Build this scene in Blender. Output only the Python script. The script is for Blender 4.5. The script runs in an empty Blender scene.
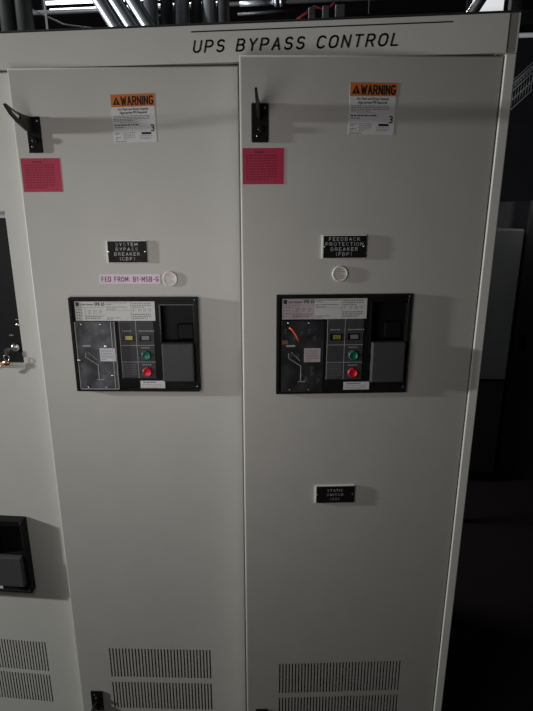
import bpy, bmesh, math, random
from mathutils import Vector, Matrix
random.seed(7)
S = bpy.context.scene
COL = S.collection
R = math.radians

# ------------------------------------------------------------ camera
cam = bpy.data.cameras.new('camera'); camo = bpy.data.objects.new('camera', cam); COL.objects.link(camo)
_r = Vector((0.99532502, 0.09637024, -0.00639317)); _u = Vector((-0.01967194, 0.26709078, 0.96347057)); _f = Vector((-0.09455745, 0.9588406, -0.26773792))
m = Matrix((_r, _u, -_f)).transposed().to_4x4(); m.translation = (0, -1.435, 1.854)
camo.matrix_world = m
cam.sensor_fit = 'HORIZONTAL'; cam.sensor_width = 36; cam.lens = 523.22 / 533 * 36
cam.shift_x = (266.5 - 253.378) / 533
cam.clip_start = 0.05; cam.clip_end = 60
S.camera = camo

# ------------------------------------------------------------ world, lights, exposure
w = bpy.data.worlds.new('world'); S.world = w; w.use_nodes = True
w.node_tree.nodes['Background'].inputs[0].default_value = (0.93, 1.0, 0.92, 1)
w.node_tree.nodes['Background'].inputs[1].default_value = 0.022
S.view_settings.view_transform = 'Standard'; S.view_settings.look = 'None'
S.view_settings.exposure = 0.0; S.view_settings.gamma = 1.0; S.view_settings.use_curve_mapping = False

def area(name, loc, target, sx, sy, energy, color, spread=180):
    l = bpy.data.lights.new(name, 'AREA'); l.shape = 'RECTANGLE'; l.size = sx; l.size_y = sy
    l.energy = energy; l.color = color; l.spread = R(spread)
    o = bpy.data.objects.new(name, l); COL.objects.link(o); o.location = loc
    o.rotation_euler = (Vector(target) - Vector(loc)).to_track_quat('-Z', 'Y').to_euler()
    return o
area('aisle_lamp', (-4.60, -1.02, 2.14), (0, 0, 1.6), 0.10, 0.20, 172, (0.975, 1.0, 0.975))
area('aisle_fill', (-0.52, -0.95, 1.60), (-0.15, 0, 1.50), 0.55, 0.55, 3.45, (1.0, 0.945, 0.93))
area('conduit_fill', (-1.6, 1.1, 3.55), (-.6, .6, 2.3), 1.2, .15, 26, (.9, .94, 1.0))  # unseen fill added over the cabinets to brighten the conduits
area('enclosure_fill', (1.50, 1.83, 2.02), (1.20, 2.02, 1.62), .10, .10, .32, (1.0, 1.0, .98))  # unseen fill added to lighten the top of the far enclosure

# ------------------------------------------------------------ materials
def mat(name, col, rough=0.5, metal=0.0, noise=0.0, nscale=40, bump=0.0, bscale=600, spec=0.5, emit=None, coat=0.0):
    M = bpy.data.materials.new(name); M.use_nodes = True; nt = M.node_tree; b = nt.nodes['Principled BSDF']
    b.inputs['Base Color'].default_value = (*col, 1); b.inputs['Roughness'].default_value = rough
    b.inputs['Metallic'].default_value = metal; b.inputs['Specular IOR Level'].default_value = spec
    b.inputs['Coat Weight'].default_value = coat
    tc = nt.nodes.new('ShaderNodeTexCoord')
    if noise:
        n = nt.nodes.new('ShaderNodeTexNoise'); n.inputs['Scale'].default_value = nscale; n.inputs['Detail'].default_value = 5
        nt.links.new(tc.outputs['Object'], n.inputs['Vector'])
        r = nt.nodes.new('ShaderNodeValToRGB')
        r.color_ramp.elements[0].position = .3; r.color_ramp.elements[1].position = .7
        r.color_ramp.elements[0].color = (*[c * (1 - noise) for c in col], 1)
        r.color_ramp.elements[1].color = (*[min(1, c * (1 + noise)) for c in col], 1)
        nt.links.new(n.outputs['Fac'], r.inputs['Fac']); nt.links.new(r.outputs['Color'], b.inputs['Base Color'])
    if bump:
        n2 = nt.nodes.new('ShaderNodeTexNoise'); n2.inputs['Scale'].default_value = bscale; n2.inputs['Detail'].default_value = 2
        nt.links.new(tc.outputs['Object'], n2.inputs['Vector'])
        bp = nt.nodes.new('ShaderNodeBump'); bp.inputs['Strength'].default_value = bump; bp.inputs['Distance'].default_value = 0.0004
        nt.links.new(n2.outputs['Fac'], bp.inputs['Height']); nt.links.new(bp.outputs['Normal'], b.inputs['Normal'])
    if emit:
        b.inputs['Emission Color'].default_value = (*emit[0], 1); b.inputs['Emission Strength'].default_value = emit[1]
    return M
PAINT = mat('grey_textured_paint', (.495, .488, .460), .55, noise=.025, nscale=9, bump=.25, bscale=500)
PAINT_IN = mat('cabinet_interior', (.05, .05, .05), .7, noise=.1)
BLACK = mat('black_plastic', (.010, .010, .0105), .5, noise=.15, spec=.12)
BLACKM = mat('black_enamel', (.009, .009, .010), .3, noise=.1, spec=.3)
BGLOSS = mat('black_gloss', (.007, .007, .009), .18, noise=.1, spec=.25)
INK = mat('black_ink', (.012, .012, .012), .5, noise=.05)
LEVERM = mat('glossy_black_lever', (.022, .022, .023), .32, noise=.2, spec=.6, coat=.3)  # black lifted and glossed so the lever's lit face shows grey
DKGREY = mat('charcoal_plastic', (.050, .050, .055), .5, noise=.1, nscale=60, spec=.2)
FLAP = mat('grey_plastic_flap', (.060, .060, .062), .5, noise=.08, nscale=60, spec=.2)
LINE = mat('printed_light_lines', (.42, .42, .42), .5, noise=.03)
DIM = mat('printed_dim_marks', (.17, .17, .17), .5, noise=.05)
STEEL = mat('bright_steel', (.62, .61, .60), .28, 1.0, noise=.06)
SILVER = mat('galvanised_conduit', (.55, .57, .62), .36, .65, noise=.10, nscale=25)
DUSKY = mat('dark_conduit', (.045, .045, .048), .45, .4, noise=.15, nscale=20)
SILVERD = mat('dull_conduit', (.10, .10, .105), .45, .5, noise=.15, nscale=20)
WHITE = mat('white_sticker', (.62, .62, .63), .4, noise=.04, nscale=90)
ORANGE = mat('warning_orange', (.58, .165, .028), .4, noise=.05, nscale=90)
RED = mat('magenta_red_card', (.46, .028, .075), .45, noise=.06, nscale=60)
REDINK = mat('dark_red_ink', (.16, .012, .03), .5, noise=.05)
INKG = mat('grey_print', (.07, .07, .08), .5, noise=.05)
NPW = mat('nameplate_white_core', (.72, .72, .70), .4, noise=.03)
NPT = mat('nameplate_lettering', (.50, .50, .50), .5, noise=.03)
PINK = mat('pink_white_tape', (.66, .55, .63), .4, noise=.05, nscale=80)
PLUM = mat('plum_tape_ink', (.20, .03, .10), .5, noise=.05)
GREENB = mat('green_button_plastic', (.005, .135, .105), .35, noise=.06)
REDB = mat('red_button_plastic', (.62, .012, .03), .35, noise=.06)
YEL = mat('yellow_indicator', (.42, .36, .10), .4, noise=.2, nscale=300)
YELG = mat('olive_indicator', (.20, .21, .035), .4, noise=.2, nscale=300)
ORW = mat('orange_red_wire', (.75, .10, .02), .4, noise=.08)
COPPER = mat('copper_screw', (.55, .20, .10), .35, .8, noise=.08)
PLATEP = mat('pinkish_rating_plate', (.46, .40, .42), .42, noise=.04, nscale=80)
PLATEW = mat('white_rating_plate', (.56, .56, .55), .42, noise=.04, nscale=80)
TUBE = mat('lit_tube', (.9, .9, .9), .4, noise=.01, emit=((.93, .93, 1.0), 3.0))
PANELLIT = mat('lit_diffuser', (.8, .8, .8), .4, noise=.01, emit=((.98, .98, 1.0), .62))
DARKM = mat('dark_painted_steel', (.02, .02, .022), .5, noise=.2)
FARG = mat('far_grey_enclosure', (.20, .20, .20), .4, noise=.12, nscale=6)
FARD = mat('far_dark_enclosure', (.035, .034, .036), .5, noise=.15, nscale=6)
WALLM = mat('dark_wall_paint', (.022, .022, .028), .9, noise=.15, nscale=4, spec=.1)
CEILM = mat('dark_ceiling', (.02, .02, .024), .9, noise=.2, nscale=3, spec=.1)
FLOORM = mat('dark_floor_tile', (.030, .022, .024), .8, noise=.35, nscale=120, spec=.15)
REDC = mat('dark_red_cable', (.20, .015, .03), .5, noise=.1)
BRASS = mat('brass_key', (.55, .28, .18), .35, .9, noise=.1)
GLASSM = bpy.data.materials.new('clear_acrylic'); GLASSM.use_nodes = True
_b = GLASSM.node_tree.nodes['Principled BSDF']
_b.inputs['Base Color'].default_value = (.92, .93, .95, 1); _b.inputs['Roughness'].default_value = .06
_b.inputs['Transmission Weight'].default_value = 1.0; _b.inputs['IOR'].default_value = 1.25
HAZE = bpy.data.materials.new('reflection_haze_acrylic'); HAZE.use_nodes = True  # grey haze mixed into the acrylic stands in for reflections on the cover
_n = HAZE.node_tree; _b = _n.nodes['Principled BSDF']; _b.inputs['Base Color'].default_value = (.75, .78, .85, 1); _b.inputs['Roughness'].default_value = .25
_t = _n.nodes.new('ShaderNodeBsdfTransparent'); _m = _n.nodes.new('ShaderNodeMixShader'); _no = _n.nodes.new('ShaderNodeTexNoise')
_tc = _n.nodes.new('ShaderNodeTexCoord'); _no.inputs['Scale'].default_value = 22; _no.inputs['Detail'].default_value = 6
_mr = _n.nodes.new('ShaderNodeMapRange'); _mr.inputs[1].default_value = .4; _mr.inputs[2].default_value = .7; _mr.inputs[3].default_value = .01; _mr.inputs[4].default_value = .08
_n.links.new(_tc.outputs['Object'], _no.inputs['Vector']); _n.links.new(_no.outputs['Fac'], _mr.inputs[0]); _n.links.new(_mr.outputs[0], _m.inputs[0])
_n.links.new(_t.outputs[0], _m.inputs[1]); _n.links.new(_b.outputs[0], _m.inputs[2]); _n.links.new(_m.outputs[0], _n.nodes['Material Output'].inputs[0])
CLEAR2 = HAZE.copy(); CLEAR2.name = 'low_haze_acrylic'  # same painted reflection haze, weaker, for the clearer cover
for nd in CLEAR2.node_tree.nodes:
    if nd.type == 'MAP_RANGE': nd.inputs[3].default_value = .01; nd.inputs[4].default_value = .03

# ------------------------------------------------------------ helpers
def link(name, bm, material, parent=None, smooth=False):
    me = bpy.data.meshes.new(name)
    bmesh.ops.recalc_face_normals(bm, faces=bm.faces[:])
    bm.to_mesh(me); bm.free()
    for mm in (material if isinstance(material, (list, tuple)) else [material]): me.materials.append(mm)
    if smooth:
        for p in me.polygons: p.use_smooth = True
    o = bpy.data.objects.new(name, me); COL.objects.link(o)
    if parent: o.parent = parent
    return o
def flat_link(name, bm, material, parent=None):
    me = bpy.data.meshes.new(name); bm.to_mesh(me); bm.free(); me.materials.append(material)
    o = bpy.data.objects.new(name, me); COL.objects.link(o)
    if parent: o.parent = parent
    return o
def tag(o, label, cat, group=None, kind=None):
    if label: o['label'] = label
    if cat: o['category'] = cat
    if group: o['group'] = group
    if kind: o['kind'] = kind
    return o
def thing(name, label, cat, loc=(0, 0, 0), rz=0, group=None):
    o = bpy.data.objects.new(name, None); COL.objects.link(o); o.empty_display_size = .05
    o.location = loc; o.rotation_euler = (0, 0, rz); return tag(o, label, cat, group)
def struct(name, bm, material):
    o = link(name, bm, material); o['kind'] = 'structure'; return o
def box(bm, x0, x1, y0, y1, z0, z1, bevel=0, segs=2):
    v = [bm.verts.new(p) for p in ((x0, y0, z0), (x1, y0, z0), (x1, y1, z0), (x0, y1, z0), (x0, y0, z1), (x1, y0, z1), (x1, y1, z1), (x0, y1, z1))]
    fs = [bm.faces.new([v[i] for i in q]) for q in ((0, 3, 2, 1), (4, 5, 6, 7), (0, 1, 5, 4), (1, 2, 6, 5), (2, 3, 7, 6), (3, 0, 4, 7))]
    if bevel:
        es = {e for f in fs for e in f.edges}
        bmesh.ops.bevel(bm, geom=list(es), offset=bevel, segments=segs, affect='EDGES', profile=.5)
    return bm
def cyl(bm, a, b, r, n=20, r2=None, cap=True):
    a = Vector(a); b = Vector(b); d = (b - a).normalized(); r2 = r if r2 is None else r2
    s = d.orthogonal().normalized(); t = d.cross(s); A = []; B = []
    for i in range(n):
        k = 2 * math.pi * i / n; q = s * math.cos(k) + t * math.sin(k)
        A.append(bm.verts.new(a + q * r)); B.append(bm.verts.new(b + q * r2))
    for i in range(n):
        f = bm.faces.new((A[i], A[(i + 1) % n], B[(i + 1) % n], B[i])); f.smooth = True
    if cap: bm.faces.new(A[::-1]); bm.faces.new(B)
    return bm
def tube(bm, pts, r, n=10):
    pts = [Vector(p) for p in pts]; rings = []; s = None
    for i, p in enumerate(pts):
        d = (pts[min(i + 1, len(pts) - 1)] - pts[max(i - 1, 0)]).normalized()
        s = (s - d * s.dot(d)).normalized() if s else d.orthogonal().normalized()
        t = d.cross(s); rings.append([bm.verts.new(p + (s * math.cos(2 * math.pi * k / n) + t * math.sin(2 * math.pi * k / n)) * r) for k in range(n)])
    for A, B in zip(rings, rings[1:]):
        for k in range(n):
            f = bm.faces.new((A[k], A[(k + 1) % n], B[(k + 1) % n], B[k])); f.smooth = True
    bm.faces.new(rings[0][::-1]); bm.faces.new(rings[-1]); return bm
def lathe(bm, c, prof, n=28):
    # profile (radius, outward) around the -Y axis at c
    rings = []
    for r, h in prof:
        rings.append([bm.verts.new((c[0] + r * math.cos(2 * math.pi * k / n), c[1] - h, c[2] + r * math.sin(2 * math.pi * k / n))) for k in range(n)])
    for A, B in zip(rings, rings[1:]):
        for k in range(n):
            f = bm.faces.new((A[k], A[(k + 1) % n], B[(k + 1) % n], B[k])); f.smooth = True
    bm.faces.new(rings[-1]); bm.faces.new(rings[0][::-1]); return bm
def prism(bm, poly, y0, y1):
    # poly in (x,z), extruded in y
    A = [bm.verts.new((x, y0, z)) for x, z in poly]; B = [bm.verts.new((x, y1, z)) for x, z in poly]; n = len(poly)
    bm.faces.new(A); bm.faces.new(B[::-1])
    for i in range(n): bm.faces.new((A[i], B[i], B[(i + 1) % n], A[(i + 1) % n]))
    return bm
def rect(bm, x0, x1, z0, z1, y):
    v = [bm.verts.new(p) for p in ((x0, y, z0), (x1, y, z0), (x1, y, z1), (x0, y, z1))]; bm.faces.new(v); return bm
def ink(bm, x0, x1, z0, z1, y, t=.00015):
    return box(bm, x0, x1, y - t, y, z0, z1)
_fc = {}
def text(bm, s, x, z, size, y, align='CENTER', shear=0, spacing=1.0, bold=0.0, sx=1.0, extr=.00012):
    """lettering standing on the plane y, reading from -Y; x,z is the baseline point"""
    c = bpy.data.curves.new('lettering', 'FONT'); c.body = s; c.size = 1; c.align_x = align; c.shear = shear
    c.space_character = spacing; c.offset = bold; c.resolution_u = 3; c.extrude = 0
    o = bpy.data.objects.new('lettering', c); COL.objects.link(o)
    bpy.context.view_layer.update()
    dg = bpy.context.evaluated_depsgraph_get(); me = o.evaluated_get(dg).to_mesh()
    vs = [bm.verts.new((x + v.co.x * size * sx, y - extr, z + v.co.y * size)) for v in me.vertices]
    for p in me.polygons:
        try: bm.faces.new([vs[i] for i in p.vertices])
        except ValueError: pass
    bpy.data.objects.remove(o); bpy.data.curves.remove(c)
    return bm
def _arc(cx, cy, rx, ry, a0, a1, n=10):
    return [(cx + rx * math.cos(math.radians(a0 + (a1 - a0) * i / n)), cy + ry * math.sin(math.radians(a0 + (a1 - a0) * i / n))) for i in range(n + 1)]
GLYPH = {
 'A': [[(0, 0), (.32, 1), (.64, 0)], [(.11, .34), (.53, .34)]],
 'B': [[(0, 0), (0, 1), (.34, 1)] + _arc(.34, .76, .24, .24, 90, -90) + [(0, .52)], [(.34, .52)] + _arc(.34, .26, .28, .26, 90, -90) + [(0, 0)]],
 'C': [_arc(.33, .67, .33, .33, 35, 180) + _arc(.33, .33, .33, .33, 180, 325)],
 'D': [[(0, 0), (0, 1), (.28, 1)] + _arc(.28, .66, .34, .34, 90, 0) + _arc(.28, .34, .34, .34, 0, -90) + [(0, 0)]],
 'E': [[(.55, 0), (0, 0), (0, 1), (.55, 1)], [(0, .52), (.44, .52)]],
 'F': [[(0, 0), (0, 1), (.55, 1)], [(0, .52), (.44, .52)]],
 'G': [_arc(.33, .67, .33, .33, 35, 180) + _arc(.33, .33, .33, .33, 180, 360) + [(.66, .46), (.38, .46)]],
 'H': [[(0, 0), (0, 1)], [(.6, 0), (.6, 1)], [(0, .52), (.6, .52)]],
 'I': [[(0, 0), (0, 1)]],
 'K': [[(0, 0), (0, 1)], [(.56, 1), (0, .38)], [(.2, .58), (.6, 0)]],
 'L': [[(0, 1), (0, 0), (.52, 0)]],
 'M': [[(0, 0), (0, 1), (.36, .28), (.72, 1), (.72, 0)]],
 'N': [[(0, 0), (0, 1), (.6, 0), (.6, 1)]],
 'O': [_arc(.33, .67, .33, .33, 0, 180) + _arc(.33, .33, .33, .33, 180, 360) + [(.66, .67)]],
 'P': [[(0, 0), (0, 1), (.34, 1)] + _arc(.34, .73, .27, .27, 90, -90) + [(0, .46)]],
 'R': [[(0, 0), (0, 1), (.34, 1)] + _arc(.34, .74, .26, .26, 90, -90) + [(0, .48)], [(.34, .48), (.6, 0)]],
 'S': [_arc(.3, .75, .28, .25, 30, 180) + _arc(.3, .75, .28, .25, 180, 262)[1:] + _arc(.3, .26, .3, .26, 82, 0) + _arc(.3, .26, .3, .26, 0, -150)[1:]],
 'T': [[(0, 1), (.6, 1)], [(.3, 1), (.3, 0)]],
 'U': [[(0, 1), (0, .3)] + _arc(.3, .3, .3, .3, 180, 360) + [(.6, 1)]],
 'W': [[(0, 1), (.22, 0), (.44, .8), (.66, 0), (.88, 1)]],
 'Y': [[(0, 1), (.3, .48), (.6, 1)], [(.3, .48), (.3, 0)]],
 '1': [[(0, .8), (.2, 1), (.2, 0)]],
 '3': [_arc(.28, .75, .27, .25, 140, -90) , _arc(.28, .26, .3, .26, 90, -140)],
 '5': [[(.52, 1), (.08, 1), (.04, .56)] + _arc(.27, .32, .3, .32, 125, -145)],
 '6': [[(.46, 1), (.06, .5)] + _arc(.3, .31, .3, .31, 150, -210, 16)],
 '(': [_arc(.3, .5, .3, .62, 125, 235)], ')': [_arc(-.1, .5, .3, .62, 55, -55)],
 '-': [[(.05, .48), (.38, .48)]], ':': [[(.04, .15), (.04, .2)], [(.04, .6), (.04, .65)]], ' ': []}
def strokes(bm, s, x0, x1, z0, size, y, wd, shear=0.0, gap=.34, sx=None, align='CENTER', extr=.00015, part=None):
    """single-stroke engraved lettering between x0 and x1 (fitted) or, with sx, at a given glyph stretch"""
    pen = 0; items = []
    for ch in s:
        g = GLYPH[ch]; w_ = max([p[0] for l in g for p in l], default=.30)
        items.append((pen, g)); pen += w_ + gap
    pen -= gap
    k = (x1 - x0) / pen if sx is None else size * sx
    ox = x0 if sx is None or align == 'LEFT' else (x0 + x1) / 2 - pen * k / 2
    sh = shear * size
    for n_, (off, g) in enumerate(items):
        if part and not part[0] <= n_ < part[1]: continue
        for l in g:
            pts = [Vector((ox + (off + px) * k + shear * pz * size, z0 + pz * size)) for px, pz in l]
            for a, b in zip(pts, pts[1:]):
                d = b - a
                if d.length < 1e-7: continue
                n = Vector((-d.y, d.x)).normalized() * wd / 2
                bm.faces.new([bm.verts.new((q.x, y - extr, q.y)) for q in (a - n, b - n, b + n, a + n)])
            for c in pts:
                bm.faces.new([bm.verts.new((c.x + wd / 2 * math.cos(i * math.pi / 4), y - extr, c.y + wd / 2 * math.sin(i * math.pi / 4))) for i in range(8)])
    return bm
def scribble(bm, x0, x1, z0, z1, rows, y, fill=.55, seed=0, full=.9):
    """rows of illegible printed words"""
    rnd = random.Random(seed); h = (z1 - z0) / rows
    for i in range(rows):
        zc = z1 - (i + .5) * h; x = x0; end = x0 + (x1 - x0) * (full if i < rows - 1 else full * rnd.uniform(.3, .9))
        while x < end:
            wd = rnd.uniform(.02, .07) * (x1 - x0) + h * .3
            ink(bm, x, min(x + wd, end + h * .1), zc - h * fill / 2, zc + h * fill / 2, y)
            x += wd + h * .45
    return bm
def grid_plate(bm, x0, x1, z0, z1, holes, y0, y1):
    """sheet with rectangular holes cut through, front at y0, back at y1"""
    xs = sorted({x0, x1, *[h[0] for h in holes], *[h[1] for h in holes]}); zs = sorted({z0, z1, *[h[2] for h in holes], *[h[3] for h in holes]})
    xs = [x for x in xs if x0 <= x <= x1]; zs = [z for z in zs if z0 <= z <= z1]
    def inside(i, j):
        if i < 0 or j < 0 or i >= len(xs) - 1 or j >= len(zs) - 1: return True
        cx = (xs[i] + xs[i + 1]) / 2; cz = (zs[j] + zs[j + 1]) / 2
        return any(h[0] < cx < h[1] and h[2] < cz < h[3] for h in holes)
    vc = {}
    def V(i, j, k):
        if (i, j, k) not in vc: vc[i, j, k] = bm.verts.new((xs[i], (y0, y1)[k], zs[j]))
        return vc[i, j, k]
    for i in range(len(xs) - 1):
        for j in range(len(zs) - 1):
            if inside(i, j): continue
            bm.faces.new((V(i, j, 0), V(i + 1, j, 0), V(i + 1, j + 1, 0), V(i, j + 1, 0)))
            bm.faces.new((V(i, j, 1), V(i, j + 1, 1), V(i + 1, j + 1, 1), V(i + 1, j, 1)))
            if inside(i - 1, j) and i > 0: bm.faces.new((V(i, j, 0), V(i, j + 1, 0), V(i, j + 1, 1), V(i, j, 1)))
            if inside(i + 1, j) and i < len(xs) - 2: bm.faces.new((V(i + 1, j, 0), V(i + 1, j, 1), V(i + 1, j + 1, 1), V(i + 1, j + 1, 0)))
            if inside(i, j - 1) and j > 0: bm.faces.new((V(i, j, 0), V(i, j, 1), V(i + 1, j, 1), V(i + 1, j, 0)))
            if inside(i, j + 1) and j < len(zs) - 2: bm.faces.new((V(i, j + 1, 0), V(i + 1, j + 1, 0), V(i + 1, j + 1, 1), V(i, j + 1, 1)))
    return bm
def door_mesh(x0, x1, z0, z1, holes, r=.0048, depth=.05, sheet=.002):
    bm = bmesh.new(); grid_plate(bm, x0 + r, x1 - r, z0 + r, z1 - r, holes, 0, sheet)
    loops = []
    prof = [(r, 0), (r * .62, r * .08), (r * .29, r * .29), (r * .08, r * .62), (0, r), (0, depth), (.012, depth)]
    for ins, y in prof:
        loops.append([bm.verts.new(p) for p in ((x0 + ins, y, z0 + ins), (x1 - ins, y, z0 + ins), (x1 - ins, y, z1 - ins), (x0 + ins, y, z1 - ins))])
    for k, (A, B) in enumerate(zip(loops, loops[1:])):
        for i in range(4):
            f = bm.faces.new((A[i], A[(i + 1) % 4], B[(i + 1) % 4], B[i])); f.smooth = k < 4
    return bm
def slots(x0, x1, z0, z1, n, duty=.45):
    p = (x1 - x0) / (n - 1 + duty); return [(x0 + i * p, x0 + i * p + p * duty, z0, z1) for i in range(n)]
def sheet(bm, x0, x1, z0, z1, y0, t, c=0):
    return box(bm, x0, x1, y0 - t, y0, z0, z1, c)
def sub(bm, mt, name, parent): return link(name, bm, mt, parent)
def B(): return bmesh.new()

# ------------------------------------------------------------ room shell
Z_TOP = 2.29
struct('floor', box(B(), -5.4, 3.2, -3.6, 5.0, -.1, 0), FLOORM)
struct('ceiling', box(B(), -5.4, 3.2, 0.9, 5.0, 3.62, 3.72), CEILM)
struct('wall_back', box(B(), -5.4, 3.2, 5.0, 5.1, 0, 3.72), WALLM)
struct('wall_right', box(B(), 3.2, 3.3, -3.6, 5.1, 0, 3.72), WALLM)

# ------------------------------------------------------------ cabinets
LX, RX = -0.1813, 0.4600           # hinge lines of the middle and right doors
LA, RA = R(3.9046), R(7.0262)
LY, RY = 0.0025, -0.0020
def on_door(side, s, z, off=0.0):
    """world position of a point s along a door from its hinge"""
    x, y, a = (LX, LY, LA) if side == 'L' else ((RX, RY, RA) if side == 'R' else (0, 0, 0))
    return (x + s * math.cos(a) + off * math.sin(a), y + s * math.sin(a) - off * math.cos(a), z), a
def door_thing(side, name, label, cat, s, z, group=None, off=0.0):
    p, a = on_door(side, s, z, off); return thing(name, label, cat, p, a, group)
BRK_L, BRK_R = (-.4790, 1.6235), (-.5372, 1.6395)       # breaker window top-left corners (s, z)
BW, BH = .364, .277
def brk_hole(s, z): return (s + .009, s + BW - .009, z - BH + .009, z - .009)

def enclosure(parent, x0, x1):
    bm = B(); t = .003; y0 = .062; y1 = .80
    box(bm, x0, x0 + t, y0, y1, .03, Z_TOP - .002); box(bm, x1 - t, x1, y0, y1, .03, Z_TOP - .002)
    box(bm, x0 + t, x1 - t, y1 - t, y1, .03, Z_TOP - .002); box(bm, x0 + t, x1 - t, y0, y1 - t, .03, .033)
    box(bm, x0, x1, -.002 + .025, y1, Z_TOP - .002, Z_TOP)
    link('enclosure', bm, PAINT, parent)
    link('plinth', box(B(), x0 + .01, x1 - .01, .02, y1, 0, .03), DARKM, parent)
    link('interior_barrier', box(B(), x0 + t, x1 - t, .20, .204, .034, Z_TOP - .01), PAINT_IN, parent)

# left cabinet (mostly outside the frame)
cabL = thing('switchgear_cabinet', 'grey switchgear cabinet at the left edge, cut by the frame, with black meter panel', 'cabinet', (-1.08, 0, 0), 0, 'switchgear cabinets of the bypass line-up')
cabL.location = (0, 0, 0)
enclosure(cabL, -1.38, -.764)
WIN = (-1.20, -.8325, 1.3955, 1.8573)
LBRK = (-1.2585, .8900)
hl = [WIN, (LBRK[0] + .009, LBRK[0] + BW - .009, LBRK[1] - BH + .009, LBRK[1] - .009)]
hl += slots(-1.2385, -.889, .2545, .3835, 33) + slots(-1.2385, -.889, .1145, .2390, 33)
dl = link('door', door_mesh(-1.378, -.748, .035, 2.2045, hl), PAINT, cabL)
# reveal around the meter window
bm = B(); x0, x1, z0, z1 = WIN
for q in ((x0, x0 + .002, z0, z1), (x1 - .002, x1, z0, z1), (x0, x1, z0, z0 + .002), (x0, x1, z1 - .002, z1)):
    box(bm, q[0], q[1], .002, .046, q[2], q[3])
box(bm, x0, x1, .0445, .0465, z0, z1); sub(bm, PAINT, 'window_reveal', dl)

VENT = mat('vent_filter_mesh', (.20, .185, .165), .8, noise=.2, nscale=300, spec=.1)
link('vent_screen', box(B(), -1.25, -.875, .010, .012, .10 + .012, .395), VENT, dl)
cabM = thing('switchgear_cabinet', 'middle grey switchgear cabinet, its door carrying the tape label and wide vent grille', 'cabinet', (0, 0, 0), 0, 'switchgear cabinets of the bypass line-up')
enclosure(cabM, -.762, -.172)
hm = [brk_hole(*BRK_L)] + slots(-.4640, -.1138, .2855, .4080, 32) + slots(-.4640, -.1138, .1460, .2640, 32)
dm = link('door', door_mesh(-.579, .0085, .035, 2.2025, hm), PAINT, cabM)
link('vent_screen', box(B(), -.475, -.103, .010, .012, .135, .420), VENT, dm)
dm.location = (LX, LY, 0); dm.rotation_euler = (0, 0, LA)
cabR = thing('switchgear_cabinet', 'right-hand grey end cabinet whose door stands slightly ajar on the left', 'cabinet', (0, 0, 0), 0, 'switchgear cabinets of the bypass line-up')
enclosure(cabR, -.170, .4865)
hr = [brk_hole(*BRK_R)] + slots(-.5215, -.1237, .3125, .4335, 39) + slots(-.5215, -.1237, .175, .2945, 39)
dr = link('door', door_mesh(-.6275, 0, .035, 2.2035, hr, depth=.055), PAINT, cabR)
link('vent_screen', box(B(), -.532, -.113, .010, .012, .165, .445), VENT, dr)
dr.location = (RX, RY, 0); dr.rotation_euler = (0, 0, RA)
# end trim: corner post of the right cabinet
bm = B(); box(bm, .4617, .4870, -.0070, .062, .03, 2.2055, .0028, 3); box(bm, .4400, .4870, -.0050, .055, 2.2060, 2.2905, .0015, 2)
link('corner_post', bm, PAINT, cabR)

# door handles: base plate, fin shaped lever with slot, bolts
def handle(parent_door, s, z, w=.040, h=.090, flip=False):
    bm = B(); box(bm, s - w / 2, s + w / 2, -.012, .0, z - h / 2, z + h / 2, .003, 2)
    hb = link('door_handle', bm, BLACKM, parent_door)
    return hb
def handle_assembly(cab, side, s, z, w, h, lean, down=False):
    p, a = on_door(side, s, z)
    bm = B(); box(bm, -w / 2, w / 2, -.0055, 0, -h / 2, h / 2, .0024, 2)
    hb = link('door_handle', bm, BLACKM, cab); hb.location = p; hb.rotation_euler = (0, 0, a)
    # lever: a thin fin standing out from the door (profile in y,z), pointed tip, triangular slot
    k = -1 if down else 1
    out = [(-.005, .003 * k), (-.005, .042 * k), (-.040, .043 * k), (-.070, .047 * k), (-.100, .0580 * k), (-.102, .0545 * k), (-.085, .036 * k), (-.060, .020 * k), (-.030, .006 * k)]
    hol = [(-.048, .0385 * k), (-.086, .0500 * k), (-.080, .0425 * k), (-.054, .0270 * k)]
    bm = B(); th = .0028
    ring = {}
    def V(q, x): return bm.verts.new((x + lean * q[0], q[0], q[1]))
    for x in (-th, th):
        ring[x] = ([V(q, x) for q in out], [V(q, x) for q in hol])
    for x in (-th, th):
        o_, h_ = ring[x]; es = []
        for L in (o_, h_):
            for i in range(len(L)): es.append(bm.edges.new((L[i], L[(i + 1) % len(L)])))
        bmesh.ops.triangle_fill(bm, edges=es, use_beauty=True)
    for idx in (0, 1):
        A, Bv = ring[-th][idx], ring[th][idx]
        for i in range(len(A)): bm.faces.new((A[i], A[(i + 1) % len(A)], Bv[(i + 1) % len(A)], Bv[i]))
    link('lever', bm, LEVERM, hb)
    link('bolt', lathe(B(), (w * .30, -.0055, h * .38 * k), [(.0030, 0), (.0030, .001), (.0015, .002)], 12), STEEL, hb)
    link('bolt', lathe(B(), (-w * .16, -.0055, -h * .33 * k), [(.0026, 0), (.0026, .001), (.0013, .002)], 12), STEEL, hb)
    link('lock_cylinder', lathe(B(), (.002, -.0055, -h * .16 * k), [(.0070, 0), (.0070, .005), (.0050, .006)], 20), BLACKM, hb)
    return hb
handle_assembly(cabM, 'L', -.5255, 2.0455, .038, .088, 0.22)
handle_assembly(cabR, 'R', -.5795, 2.0560, .041, .088, 0.12)
handle_assembly(cabM, 'L', -.5225, .182, .042, .084, .30, True)
handle_assembly(cabR, 'R', -.5790, .208, .040, .088, .30, True)
handle_assembly(cabL, 'H', -1.325, 2.0455, .038, .088, 0.22)

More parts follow.
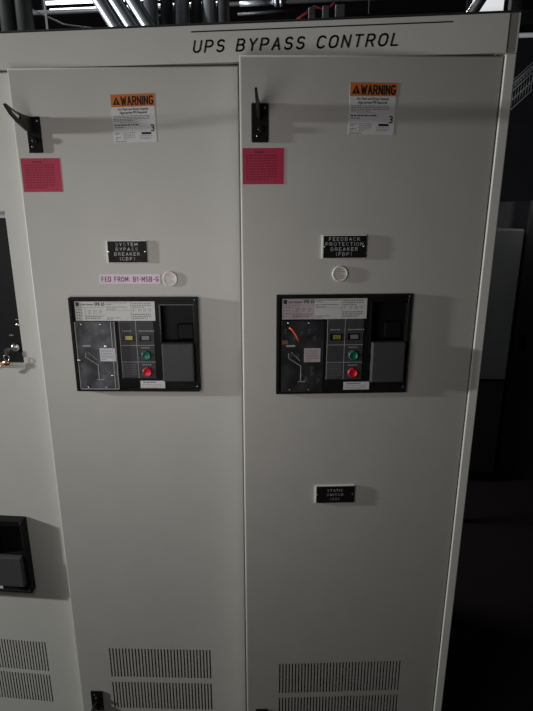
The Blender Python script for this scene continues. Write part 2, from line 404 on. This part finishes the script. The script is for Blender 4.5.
# header panel with the title
hd = thing('header_panel', 'long grey header panel above the doors reading UPS BYPASS CONTROL', 'panel', (0, 0, 0))
bm = B(); box(bm, -1.380, .4612, -.0095, -.0055, 2.2065, 2.2893, .0012, 2); box(bm, -1.380, .4395, -.0055, .016, 2.2065, 2.2893); link('fascia', bm, PAINT, hd)
bm = B(); box(bm, -1.380, .4865, -.009, .05, 2.2907, 2.2940); link('top_flange', bm, DARKM, hd)
for part in ((0, 3), (4, 10), (11, 18)):
    bm = B(); strokes(bm, 'UPS BYPASS CONTROL', -.2850, .2080, 2.2305, .0245, -.0097, .0044, shear=.22, gap=.46, part=part)
    flat_link('title_word', bm, INK, hd)
link('rule_line', ink(B(), -.2885, .3335, 2.2738, 2.2768, -.0097), INK, hd)

# ------------------------------------------------------------ circuit breakers
def make_breaker(label, side, s, z, grey_cover=True, off=0.0, group='draw-out circuit breakers in the doors'):
    t = door_thing(side, 'circuit_breaker', label, 'circuit breaker', s, z, group, off)
    # frame flange on the door and housing behind it
    bm = B(); W_, H_ = BW, BH; b = .0095
    for q in ((0, W_, -b, 0), (0, W_, -H_, -H_ + b), (0, b, -H_ + b, -b), (W_ - b, W_, -H_ + b, -b)):
        box(bm, q[0], q[1], -.009, off, q[2], q[3], .0012, 1)
    link('bezel', bm, BLACK, t)
    bm = B(); RX0, RX1, RZ0, RZ1 = .2600, .3520, -.1290, -.0230
    grid_plate(bm, b - .0005, W_ - b + .0005, -H_ + b - .0005, -b + .0005, [(RX0, RX1, RZ0, RZ1)], -.0035, -.001)
    # recess walls
    d = .030
    for q in ((RX0 - .002, RX0, RZ0, RZ1), (RX1, RX1 + .002, RZ0, RZ1), (RX0, RX1, RZ0 - .002, RZ0), (RX0, RX1, RZ1, RZ1 + .002)):
        box(bm, q[0], q[1], -.002, d, q[2], q[3])
    box(bm, RX0, RX1, d - .002, d, RZ0, RZ1)
    link('faceplate', bm, BLACK, t)
    # glossy step moulding around the recess
    bm = B()
    box(bm, .2545, .2600, -.0065, -.003, -.2420, -.0180, .001, 1); box(bm, .2545, .3575, -.0065, -.003, -.0230, -.0180, .001, 1)
    box(bm, .3520, .3545, -.0085, -.003, -.1290, -.0230, .0008, 1)
    link('recess_rim', bm, BGLOSS, t)
    # grip inside the recess
    bm = B(); box(bm, .300, .350, .016, .028, -.127, -.080, .005, 2); link('grip', bm, BLACK, t)
    # charging lever flap
    bm = B(); box(bm, .2605, .3515, -.024, -.0035, -.2420, -.1300, .0035, 2)
    lv = link('charging_lever', bm, FLAP, t)
    # rating plate
    y = -.0042
    bm = B(); sheet(bm, .0160, .1030, -.0665, -.0110, -.0035, .0008); rp = link('rating_plate', bm, PLATEP if not grey_cover else PLATEW, t)
    rp['label'] = 'printed rating plate, left half'
    bm = B(); scribble(bm, .019, .042, -.063, -.030, 4, y - .0002, .25, 3); scribble(bm, .046, .100, -.062, -.052, 2, y - .0002, .4, 5)
    for i in range(3):
        scribble(bm, .053 + i * .016, .062 + i * .016, -.047, -.035, 3, y - .0002, .4, 10 + i)
    ink(bm, .044, .102, -.0505, -.050, y - .0002); ink(bm, .044, .0445, -.064, -.030, y - .0002); ink(bm, .017, .102, -.0285, -.028, y - .0002)
    link('fine_print', bm, INKG, rp)
    bm = B(); ink(bm, .019, .0285, -.0245, -.0135, y - .0002); text(bm, 'Cutler-Hammer', .0305, -.0220, .0078, y - .0002, 'LEFT', bold=.015, sx=.78); strokes(bm, 'SPB 65', .0735, .1005, -.0228, .0085, y - .0002, .0014, gap=.45)
    flat_link('plate_lettering', bm, INK, rp)
    bm = B(); sheet(bm, .1030, .2440, -.0665, -.0110, -.0035, .0008); rp2 = link('rating_plate', bm, PLATEW, t)
    bm = B(); scribble(bm, .106, .172, -.022, -.013, 2, y - .0002, .4, 21); scribble(bm, .106, .172, -.036, -.024, 2, y - .0002, .3, 22); ink(bm, .104, .176, -.0365, -.036, y - .0002)
    scribble(bm, .106, .150, -.064, -.056, 2, y - .0002, .4, 23); scribble(bm, .180, .240, -.030, -.014, 3, y - .0002, .35, 24)
    for i in range(4): scribble(bm, .182 + i * .015, .190 + i * .015, -.040, -.031, 2, y - .0002, .45, 30 + i)
    scribble(bm, .180, .238, -.062, -.045, 3, y - .0002, .4, 25); ink(bm, .176, .1765, -.065, -.012, y - .0002)
    link('fine_print', bm, INKG, rp2)
    # mechanism compartment seen through a clear cover
    WX0, WX1, WZ0, WZ1 = .0135, .1280, -.2690, -.0685
    bm = B(); box(bm, WX0, WX1, -.0042, -.0030, WZ0, WZ1); mp = link('mechanism_plate', bm, BGLOSS if not grey_cover else DKGREY, t)
    bm = B(); y2 = -.0050
    def seg(x0, z0, x1, z1, wd=.0016):
        d = Vector((x1 - x0, z1 - z0)); n = Vector((-d.y, d.x)).normalized() * wd / 2
        prism(bm, [(x0 + n.x, z0 + n.y), (x0 - n.x, z0 - n.y), (x1 - n.x, z1 - n.y), (x1 + n.x, z1 + n.y)], y2, -.0042)
    seg(.034, -.160, .034, -.174); seg(.034, -.174, .0685, -.197); seg(.0685, -.197, .0685, -.242); seg(.062, -.242, .082, -.242)
    seg(.042, -.158, .066, -.182, .0012)
    link('mimic_lines', bm, LINE, mp)
    bm = B()
    for i, (x, z) in enumerate(((.040, -.168), (.060, -.168), (.100, -.205), (.100, -.220), (.083, -.235), (.025, -.100), (.105, -.120), (.070, -.105), (.050, -.118), (.090, -.100), (.070, -.225), (.118, -.240))):
        scribble(bm, x - .004, x + .005, z - .007, z + .007, 4, -.0042, .4, 50 + i)
    link('printed_marks', bm, DIM, mp)
    bm = B(); sheet(bm, .028, .052, -.1425, -.1375, -.0042, .0004); link('caption_tag', bm, LINE, mp)
    bm = B(); sheet(bm, .0768, .1217, -.1858, -.1469, -.0042, .0012); st = link('inspection_sticker', bm, WHITE if grey_cover else PLATEP, t)
    bm = B(); scribble(bm, .080, .119, -.183, -.150, 7, -.0056, .35, 41); link('fine_print', bm, INKG, st)
    if not grey_cover:
        bm = B(); tube(bm, [(.035, -.0065, -.088), (.044, -.008, -.095), (.055, -.008, -.112), (.062, -.0065, -.126)], .0026); wv = link('wire', bm, ORW, t); wv['label'] = 'orange red wire behind the cover'
        bm = B(); sheet(bm, .016, .032, -.135, -.124, -.0042, .0008); link('terminal_tag', bm, COPPER, t)
    # cover
    bm = B(); box(bm, WX0, WX1, -.0125, -.0115, WZ0, WZ1); cv = link('clear_cover', bm, HAZE if grey_cover else CLEAR2, t)
    if grey_cover:
        bm = B()
        for q in ((WX0, WX0 + .0012, WZ0, WZ1), (WX1 - .0014, WX1, WZ0, WZ1), (WX0, WX1, WZ0, WZ0 + .0014)): box(bm, q[0], q[1], -.0130, -.0042, q[2], q[3])
        box(bm, WX1 - .0115, WX1 - .0100, -.0130, -.0125, WZ0, WZ1); link('cover_edge', bm, LINE, cv)
        for x, z in ((.0175, -.182), (.098, -.140), (.1105, -.228)):
            lathe_b = lathe(B(), (x, -.0126, z), [(.0042, 0), (.0042, .0006), (.0020, .0006)], 16); link('cover_clip', lathe_b, STEEL, cv)
    for x, z in ((.033, -.0755), (.088, -.0755), (.038, -.2630), (.091, -.2630)):
        link('screw', lathe(B(), (x, -.0126, z), [(.0028, 0), (.0026, .001), (.0010, .0014)], 14), (COPPER if (not grey_cover and z < -.2) else STEEL), cv)
    # control panel
    PX0, PX1, PZ0, PZ1 = .1385, .2380, -.2370, -.0665
    bm = B(); box(bm, PX0, PX1, -.0062, -.0030, PZ0, PZ1, .0006, 1); cp = link('control_panel', bm, DKGREY, t)
    bm = B(); yy = -.0062; lw = .0011
    for x in (PX0 + .0008, .1868): ink(bm, x - lw / 2, x + lw / 2, PZ0, PZ1, yy)
    for zz in (-.1380, -.1875): ink(bm, PX0, PX1, zz - lw / 2, zz + lw / 2, yy)
    link('grid_lines', bm, LINE, cp)
    bm = B(); scribble(bm, .147, .179, -.0985, -.0930, 1, yy, .5, 61, 1.4); scribble(bm, .195, .232, -.0985, -.0930, 1, yy, .5, 62, 1.4)
    scribble(bm, .199, .229, -.1475, -.1425, 1, yy, .5, 63, 1.5); scribble(bm, .199, .227, -.1985, -.1930, 1, yy, .5, 64, 1.5)
    link('caption_print', bm, LINE, cp)
    bm = B(); scribble(bm, .142, .184, -.2330, -.1920, 8, yy, .4, 65, .95); link('instruction_print', bm, DIM, cp)
    for i, (xx, mm) in enumerate(((.1465, YEL if grey_cover else YELG), (.1945, DIM))):
        bm = B(); box(bm, xx, xx + .033, -.0072, yy, -.1250, -.1065); wn = link('indicator_window', bm, BGLOSS, cp)
        link('indicator_flag', box(B(), xx + .008, xx + .029, -.0076, -.0071, -.1215, -.1100), mm, cp)
    for nm, zz, mm in (('push_button', -.1670, GREENB), ('push_button', -.2170, REDB)):
        link('button_collar', lathe(B(), (.2125, yy, zz), [(.0150, 0), (.0150, .001), (.0135, .0015)], 28), DKGREY, cp)
        bb = link(nm, lathe(B(), (.2125, yy - .001, zz), [(.0130, 0), (.0130, .0045), (.0118, .0060), (.0110, .0062), (.0104, .0052), (.0001, .0050)], 28), mm, cp)
        bb['label'] = 'green push button' if mm is GREENB else 'red push button'
        for sx in (-.0195, .0195): link('button_screw', lathe(B(), (.2125 + sx, yy, zz), [(.0022, 0), (.0022, .0006), (.001, .0006)], 10), BLACK, cp)
    # small white sticker below
    bm = B(); sheet(bm, .1894, .2616, -.2705, -.2450, -.0035, .0012, 0); ws = link('serial_sticker', bm, WHITE, t)
    bm = B(); scribble(bm, .198, .256, -.2520, -.2470, 1, -.0047, .6, 71, 1.4); scribble(bm, .193, .258, -.2680, -.2540, 3, -.0047, .2, 72)
    link('fine_print', bm, INKG, ws)
    for x, z in ((.3575, -.2600), (.3575, -.0070)):
        link('screw', lathe(B(), (x, -.0090, z), [(.0018, 0), (.0016, .0008), (.0006, .001)], 10), STEEL, t)
    # housing behind the door
    bm = B(); 
    box(bm, b, W_ - b, .032, .15, -H_ + b, -b, 0); link('housing', bm, BLACK, t)
    return t
make_breaker('black circuit breaker with clear cover greyed by painted-in reflection, in the middle door under the tape label', 'L', BRK_L[0] + .0035, BRK_L[1] - .001, True, .010).scale = (.988, 1, .992)
make_breaker('black circuit breaker with an orange-red wire visible inside, in the right door', 'R', *BRK_R, False).scale = (.985, 1, .992)
make_breaker('black circuit breaker low on the left cabinet, cut by the frame edge', 'H', *LBRK, True, .021)

# ------------------------------------------------------------ engraved nameplates
def nameplate(side, s0, z1, wd, ht, lines, label, fs, th=.0055):
    t = door_thing(side, 'nameplate', label, 'nameplate', s0, z1, 'black engraved nameplates on the doors')
    bm = B(); box(bm, 0, wd, -th * .8, 0, -ht, 0); link('white_core_and_lit_edge', bm, NPW, t)
    e = .0016; bm = B(); box(bm, .0034, wd - e * .4, -th, -th * .8, -ht + e * .5, -.0022); link('black_face', bm, BLACK, t)  # face inset further at left and top, widening the core's lit white edge
    bm = B(); n = len(lines); pitch = (ht * .86) / max(n, 3.4)
    top = -ht / 2 + (n * pitch) / 2
    for i, l in enumerate(lines):
        strokes(bm, l, 0, wd, top - (i + .80) * pitch, fs * .58, -th, .00135, gap=.50, sx=1.22)
    flat_link('lettering', bm, NPT, t)
    for x in (.0055, wd - .0055): link('screw', lathe(B(), (x, -th, -ht / 2), [(.0022, 0), (.0021, .0009), (.0008, .0013)], 12), STEEL, t)
    return t
nameplate('L', -.3596, 1.7770, .1115, .0600, ['SYSTEM', 'BYPASS', 'BREAKER', '(CBP)'], 'black engraved nameplate reading SYSTEM BYPASS BREAKER (CBP)', .0135)
nameplate('R', -.4205, 1.7915, .1135, .0585, ['FEEDBACK', 'PROTECTION', 'BREAKER', '(FBP)'], 'black engraved nameplate reading FEEDBACK PROTECTION BREAKER (FBP)', .0135)
nameplate('R', -.4200, 1.0785, .1145, .0560, ['STATIC', 'SWITCH', '(SS)'], 'small black nameplate alone low on the right door, reading STATIC SWITCH', .0115)

# ------------------------------------------------------------ warning labels
def warning(side, s, z, label, rot=0):
    t = door_thing(side, 'warning_label', label, 'label', s, z, 'orange and white arc flash warning labels')
    t.rotation_euler[1] = rot
    W_, H_ = .1115, .1150
    bm = B(); sheet(bm, 0, W_, -H_, 0, 0, .0006); link('backing', bm, WHITE, t)
    bm = B(); sheet(bm, 0, W_, -.0295, 0, -.0006, .0002); link('orange_band', bm, ORANGE, t)
    y = -.0008; bm = B()
    strokes(bm, 'WARNING', .0275, .1080, -.0250, .0185, y, .0036, gap=.36)
    prism(bm, [(.0045, -.0245), (.0245, -.0245), (.0145, -.0055)], y - .0002, y)
    flat_link('warning_lettering', bm, INK, t)
    bm = B(); text(bm, '!', .0145, -.0225, .0130, y - .0002, 'CENTER', bold=.03); flat_link('exclamation_mark', bm, ORANGE, t)
    y = -.0006; bm = B()
    text(bm, 'Arc Flash and Shock Hazards', W_ / 2, -.0378, .0082, y, 'CENTER', bold=.02, sx=.80)
    text(bm, 'Appropriate PPE Required', W_ / 2, -.0458, .0082, y, 'CENTER', bold=.02, sx=.80)
    strokes(bm, '3', .0985, .1060, -.0880, .0140, y, .0027)
    scribble(bm, .004, .090, -.0745, -.0700, 1, y, .6, 5, 1.1); scribble(bm, .004, .030, -.0800, -.0760, 1, y, .6, 6, 1.2)
    ink(bm, .073, .098, -.0960, -.0905, y); scribble(bm, .005, .020, -.0960, -.0900, 2, y, .5, 8)
    flat_link('bold_print', bm, INK, t)
    bm = B(); scribble(bm, .004, .107, -.0640, -.0490, 4, y, .35, 9); scribble(bm, .026, .060, -.1080, -.0890, 5, y, .3, 10); scribble(bm, .068, .102, -.1080, -.0975, 3, y, .3, 11)
    scribble(bm, .004, .040, -.1135, -.1100, 1, y, .5, 12, 1.3); scribble(bm, .005, .020, -.1080, -.1000, 2, y, .5, 13); scribble(bm, .020, .107, -.0665, -.0655, 1, y, .6, 14, 1.4)
    link('fine_print', bm, INKG, t)
warning('L', -.3205, 2.1385, 'orange WARNING label with white lower part on the middle door', R(-1.2))
warning('R', -.3635, 2.1450, 'orange WARNING label with white lower part on the right door', R(.6))

# red notices under the handles
def notice(side, s, z, wd, ht, label, rot=0):
    t = door_thing(side, 'red_notice', label, 'notice', s, z, 'magenta red notice cards under the door handles')
    t.rotation_euler[1] = rot
    bm = B(); sheet(bm, 0, wd, -ht, 0, 0, .0007); link('card', bm, RED, t)
    bm = B(); scribble(bm, .30 * wd, .68 * wd, -.0125, -.0065, 1, -.0007, .8, 1, 1.5); scribble(bm, .09 * wd, .91 * wd, -ht + .008, -.014, 10, -.0007, .38, 2)
    link('print', bm, REDINK, t)
notice('L', -.5705, 1.9888, .1040, .0845, 'magenta red notice card under the handle of the middle door')
notice('R', -.6222, 1.9998, .1015, .0840, 'darker red notice card under the handle of the right door')

# tape label and round seals
t = door_thing('L', 'tape_label', 'pinkish white printed tape label reading FED FROM: B1-MSB-G', 'label', -.3870, 1.6852)
bm = B(); sheet(bm, 0, .1690, -.0268, 0, 0, .0012); link('tape', bm, PINK, t)
bm = B(); strokes(bm, 'FED FROM: B1-MSB-G', .0065, .1640, -.0200, .0125, -.0012, .0021, gap=.42)
flat_link('lettering', bm, PLUM, t)
SEALM = mat('frosted_seal_plastic', (.60, .59, .56), .35, noise=.12, nscale=120)
def seal(side, s, z, label):
    t = door_thing(side, 'round_seal', label, 'seal', s, z, 'round pale plastic seals above the breakers')
    r = .0205; bm = lathe(B(), (0, 0, 0), [(r, 0), (r, .0034), (r * .95, .0044), (r * .90, .0047), (r * .87, .0043), (r * .5, .0045), (0.0001, .0046)], 36); link('disc', bm, SEALM, t)
    bm = B()
    for i, (hw) in enumerate((.007, .012, .013, .012, .008)):
        zc = .011 - i * .0055; scribble(bm, -hw, hw, zc - .0015, zc + .0015, 1, -.0046, .8, 80 + i, 1.6)
    link('print', bm, mat('seal_print', (.30, .20, .19), .5, noise=.1), t)
seal('L', -.1895, 1.6721, 'round pale seal touching the right end of the tape label')
seal('R', -.3713, 1.6928, 'round pale seal alone under the FEEDBACK PROTECTION nameplate')

# ------------------------------------------------------------ meter panel, key
t = thing('meter_panel', 'black meter panel recessed in the left cabinet door', 'panel', (0, .0444, 0))
bm = B(); box(bm, -1.195, -.8320 - .002, -.012, 0, 1.4080, 1.8370); link('faceplate', bm, BLACK, t)
bm = B(); scribble(bm, -.888, -.866, 1.4905, 1.4960, 1, -.0122, .6, 1, 1.4); scribble(bm, -.862, -.842, 1.5400, 1.5440, 1, -.0122, .6, 2, 1.4)
scribble(bm, -.855, -.838, 1.4280, 1.4400, 2, -.0122, .5, 3, 1.3); link('caption_print', bm, LINE, t)
link('indicator_lamp', lathe(B(), (-.8575, -.012, 1.5260), [(.0052, 0), (.0050, .003), (.0035, .004), (.0001, .0045)], 18), STEEL, t)
lk = link('key_switch', lathe(B(), (-.8720, -.012, 1.4560), [(.0135, 0), (.0135, .003), (.0105, .009), (.0070, .010), (.0001, .010)], 26), STEEL, t)
k = thing('key', 'steel key standing in the key switch of the black meter panel', 'key', (-.8820, .018, 1.4530))
link('bow', box(B(), -.0015, .0015, -.034, -.008, -.010, .009, .0012, 1), STEEL, k); link('blade', box(B(), -.0008, .0008, -.010, .006, -.003, .003), STEEL, k)
def torus(bm, c, R1, r, axis='y', squash=1.0, n=28, m_=8):
    rings = []
    for i in range(n):
        a = 2 * math.pi * i / n; ring = []
        for j in range(m_):
            b_ = 2 * math.pi * j / m_; rr = R1 + r * math.cos(b_); h = r * math.sin(b_)
            p = (rr * math.cos(a), h, rr * math.sin(a) * squash); ring.append(bm.verts.new((c[0] + p[0], c[1] + p[1], c[2] + p[2])))
        rings.append(ring)
    for i in range(n):
        for j in range(m_):
            f = bm.faces.new((rings[i][j], rings[(i + 1) % n][j], rings[(i + 1) % n][(j + 1) % m_], rings[i][(j + 1) % m_])); f.smooth = True
    return bm
kt = thing('key_tag', 'copper coloured oval key tag hanging from the key at the left edge', 'key tag', (-.8800, -.018, 1.4270))
link('ring', torus(B(), (.004, 0, .009), .0085, .0009), STEEL, kt)
bm = B(); lathe(bm, (0, 0.002, -.007), [(.0125, 0), (.0125, .0025), (.0001, .0028)], 26)
for v in bm.verts: v.co.z = -.007 + (v.co.z + .007) * .62
link('oval_tag', bm, BRASS, kt)
link('second_key', tube(B(), [(-.006, 0, -.009), (-.018, 0, -.018), (-.032, 0, -.030)], .0028, 8), BRASS, kt)

# ------------------------------------------------------------ conduits above the cabinets
def conduit(x, top_x, y, r, mt, label, coupler=True, group='metal conduits rising from the cabinet tops', ztop=3.61):
    t = thing('conduit', label, 'conduit', (x, y, 2.29), 0, group)
    bm = B()
    if abs(top_x - x) < .001: cyl(bm, (0, 0, 0), (0, 0, ztop - 2.29), r, 28)
    else: tube(bm, [(0, 0, .0), (0, 0, .04), ((top_x - x) * .06, 0, .08), (top_x - x, 0, .9)], r, 28)
    link('pipe', bm, mt, t)
    link('locknut', cyl(B(), (0, 0, .0), (0, 0, .018), r * 1.09, 8), mt, t)
    return t
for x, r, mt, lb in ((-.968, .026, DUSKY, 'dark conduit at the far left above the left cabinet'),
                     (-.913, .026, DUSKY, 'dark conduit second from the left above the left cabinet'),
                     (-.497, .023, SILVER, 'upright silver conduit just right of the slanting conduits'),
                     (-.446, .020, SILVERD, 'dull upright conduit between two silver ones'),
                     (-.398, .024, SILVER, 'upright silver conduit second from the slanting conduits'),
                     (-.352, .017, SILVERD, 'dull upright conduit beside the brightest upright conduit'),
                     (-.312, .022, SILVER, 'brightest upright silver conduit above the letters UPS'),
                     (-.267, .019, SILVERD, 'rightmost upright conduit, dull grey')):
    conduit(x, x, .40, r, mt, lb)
t = thing('hanger_rod', 'thin pale threaded rod above the left cabinet beside the lit tubes', 'rod', (-.842, .40, 2.29))
link('rod', cyl(B(), (0, 0, 0), (0, 0, 1.32), .0035, 10), STEEL, t); link('nut', cyl(B(), (0, 0, 0), (0, 0, .012), .009, 6), STEEL, t)
for x, lb in ((-.600, 'leftmost of the slanting silver conduits'), (-.552, 'middle one of the slanting silver conduits'), (-.500, 'right-hand one of the slanting silver conduits')):
    dx = -.59
    t = thing('conduit', lb, 'conduit', (x - .0, .34, 2.29), 0, 'slanting silver conduits')
    link('pipe', tube(B(), [(.055, 0, 0), (.045, 0, .045), (.015, 0, .10), (-.050, 0, .20), (-.60, 0, 1.05)], .021, 24), SILVER, t)

# ------------------------------------------------------------ ceiling light with two lit tubes
t = thing('fluorescent_light', 'ceiling fixture with two lit white tubes, above the left cabinet', 'light fixture', (-1.30, 3.0, 3.40))
link('body', box(B(), -.75, .75, .0, .12, .035, .09, .004, 1), DARKM, t)
for dy, dz, x0 in ((0, .0, -.735), (.0, -.052, -.695)):
    link('tube', cyl(B(), (x0, dy, dz), (.70, dy, dz), .0125, 16), TUBE, t)
link('end_bracket', box(B(), -.75, -.735, -.02, .03, -.08, .04), DARKM, t)
link('hanger', cyl(B(), (-.5, .06, .09), (-.5, .06, .22), .004, 8), DARKM, t)
link('hanger', cyl(B(), (.5, .06, .09), (.5, .06, .22), .004, 8), DARKM, t)

# horizontal pipes and cables
def hpipe(name, label, cat, z, x0, x1, y, r, mt, grp=None, dz=0):
    t = thing(name, label, cat, (x0, y, z), 0, grp)
    link('pipe', cyl(B(), (0, 0, 0), (x1 - x0, 0, dz), r, 16), mt, t); return t
t = hpipe('horizontal_pipe', 'thin horizontal conduit with a coupling, above the letters BYPASS', 'pipe', 2.735, -1.9, 2.4, 1.2, .009, SILVERD, 'horizontal pipes behind the cabinet top')
for xo in (1.745, 1.768): link('coupling', cyl(B(), (xo, 0, 0), (xo + .012, 0, 0), .017, 16), SILVER, t)
link('bright_sleeve', cyl(B(), (1.59, 0, 0), (1.74, 0, 0), .0105, 16), SILVER, t)
hpipe('horizontal_pipe', 'lower of the thin horizontal conduits above the letters BYPASS', 'pipe', 2.695, -.32, -.06, 1.2, .006, SILVERD, 'horizontal pipes behind the cabinet top', .006)
for i, (x, lb) in enumerate(((.009, 'left'), (.070, 'middle'), (.131, 'right-hand'))):
    t = thing('junction_box', lb + ' one of three small grey boxes above the word CONTROL', 'junction box', (x, 1.2, 2.655 + .003 * i), 0, 'small grey boxes on the cable tray')
    link('box_body', box(B(), -.016 - .006 * (i == 2), .016 + .006 * (i == 2), -.02, .02, 0, .052, .004, 1), FARD, t)
t = thing('cable', 'dark red cable looping behind the small grey boxes', 'cable', (0, 1.26, 2.70)); link('sheath', tube(B(), [(-.10, 0, -.045), (-.04, 0, -.01), (.02, 0, .03), (.07, 0, .01), (.12, 0, .05), (.16, 0, .12)], .008, 10), REDC, t)
t = thing('support_tray', 'dark shelf rail carrying the small grey boxes above CONTROL', 'rail', (0, 1.2, 2.64)); link('rail', box(B(), -.30, 1.0, -.04, .10, 0, .015), DARKM, t)
t = thing('hanger_rod', 'thin dark hanging rod above the word CONTROL', 'rod', (.251, 1.15, 2.66)); link('rod', cyl(B(), (0, 0, 0), (0, 0, .96), .0035, 10), SILVERD, t)
t = thing('cable', 'thin grey cable sagging behind the slanting conduits', 'cable', (-.75, .9, 2.56)); link('sheath', tube(B(), [(-.9, 0, 1.06), (-.7, 0, .5), (-.45, 0, .12), (-.25, 0, .03)] + [(-.12 + .03 * i, 0, .010 + .035 * (i / 9) ** 2) for i in range(10)] + [(.30, 0, .12), (.5, 0, .45), (.62, 0, 1.06)], .003, 8), FARD, t)

# strut, lit diffuser and post at the top right
t = thing('diagonal_strut', 'dark slanting strut in front of the bright diffuser, top right', 'strut', (.706, 1.45, 2.70))
link('channel', tube(B(), [(-.002, 0, -.05), (.40, 0, .575)], .030, 4), DARKM, t)
link('bright_edge', tube(B(), [(-.034, -.012, -.05), (.368, -.012, .575)], .0022, 6), STEEL, t)
t = thing('ceiling_light', 'bright white lit diffuser behind the dark strut, top right', 'light fixture', (.875, 1.6, 2.90))
link('frame', box(B(), -.10, .095, .004, .04, -.165, .30), DARKM, t); link('diffuser', box(B(), -.078, .070, 0, .004, -.160, .295), PANELLIT, t)
t = thing('post', 'dark vertical post beside the bright diffuser', 'post', (.968, 1.5, 0)); link('shaft', box(B(), -.028, .025, -.02, .02, .001, 3.61, .003, 1), DARKM, t)
t = thing('horizontal_pipe', 'pale horizontal pipe right of the cabinet top corner', 'pipe', (1.0, 1.86, 2.751)); link('pipe', cyl(B(), (0, 0, 0), (2.19, 0, -.02), .0115, 14), LINE, t)

# wire basket cable tray
t = thing('cable_tray', 'dark wire basket cable tray slanting beside the right cabinet', 'cable tray', (1.15, 2.0, 2.40))
bm = B(); A0 = Vector((-.10, 0, -.04)); D0 = Vector((.70, 0, .66))
for off in (.07, .03, -.02, -.07): tube(bm, [A0 + Vector((0, 0, off)) , A0 + D0 + Vector((0, 0, off))], .004, 6)
for off in (.07, -.07): tube(bm, [A0 + Vector((0, .16, off)), A0 + D0 + Vector((0, .16, off))], .004, 6)
for i in range(52):
    q = A0 + D0 * (i / 51)
    tube(bm, [q + Vector((0, .16, .07)), q + Vector((0, .16, -.07)), q + Vector((0, 0, -.07)), q + Vector((0, 0, .07))], .003, 6)
link('wire_mesh', bm, SILVERD, t)
bm = B()
for off, yy in ((.04, .04), (.0, .08), (-.04, .05)): tube(bm, [A0 + Vector((0, yy, off)), A0 + D0 * .5 + Vector((0, yy, off - .01)), A0 + D0 + Vector((0, yy, off))], .022, 10)
link('cable_bundle', bm, FARD, t)

# distant enclosures on the right
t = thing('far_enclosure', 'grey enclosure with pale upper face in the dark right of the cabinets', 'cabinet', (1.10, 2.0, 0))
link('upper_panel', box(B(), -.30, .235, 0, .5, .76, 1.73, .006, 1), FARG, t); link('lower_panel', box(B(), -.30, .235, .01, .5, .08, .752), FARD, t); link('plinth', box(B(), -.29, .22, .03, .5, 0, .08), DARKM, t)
t = thing('far_enclosure', 'tall near-black enclosure with a small handle at the right frame edge', 'cabinet', (1.38, 2.08, 0))
link('body', box(B(), 0, .9, 0, .6, .0, 1.90, .006, 1), FARD, t); link('grip', box(B(), .055, .075, -.03, 0, .95, 1.06, .004, 1), BLACK, t)
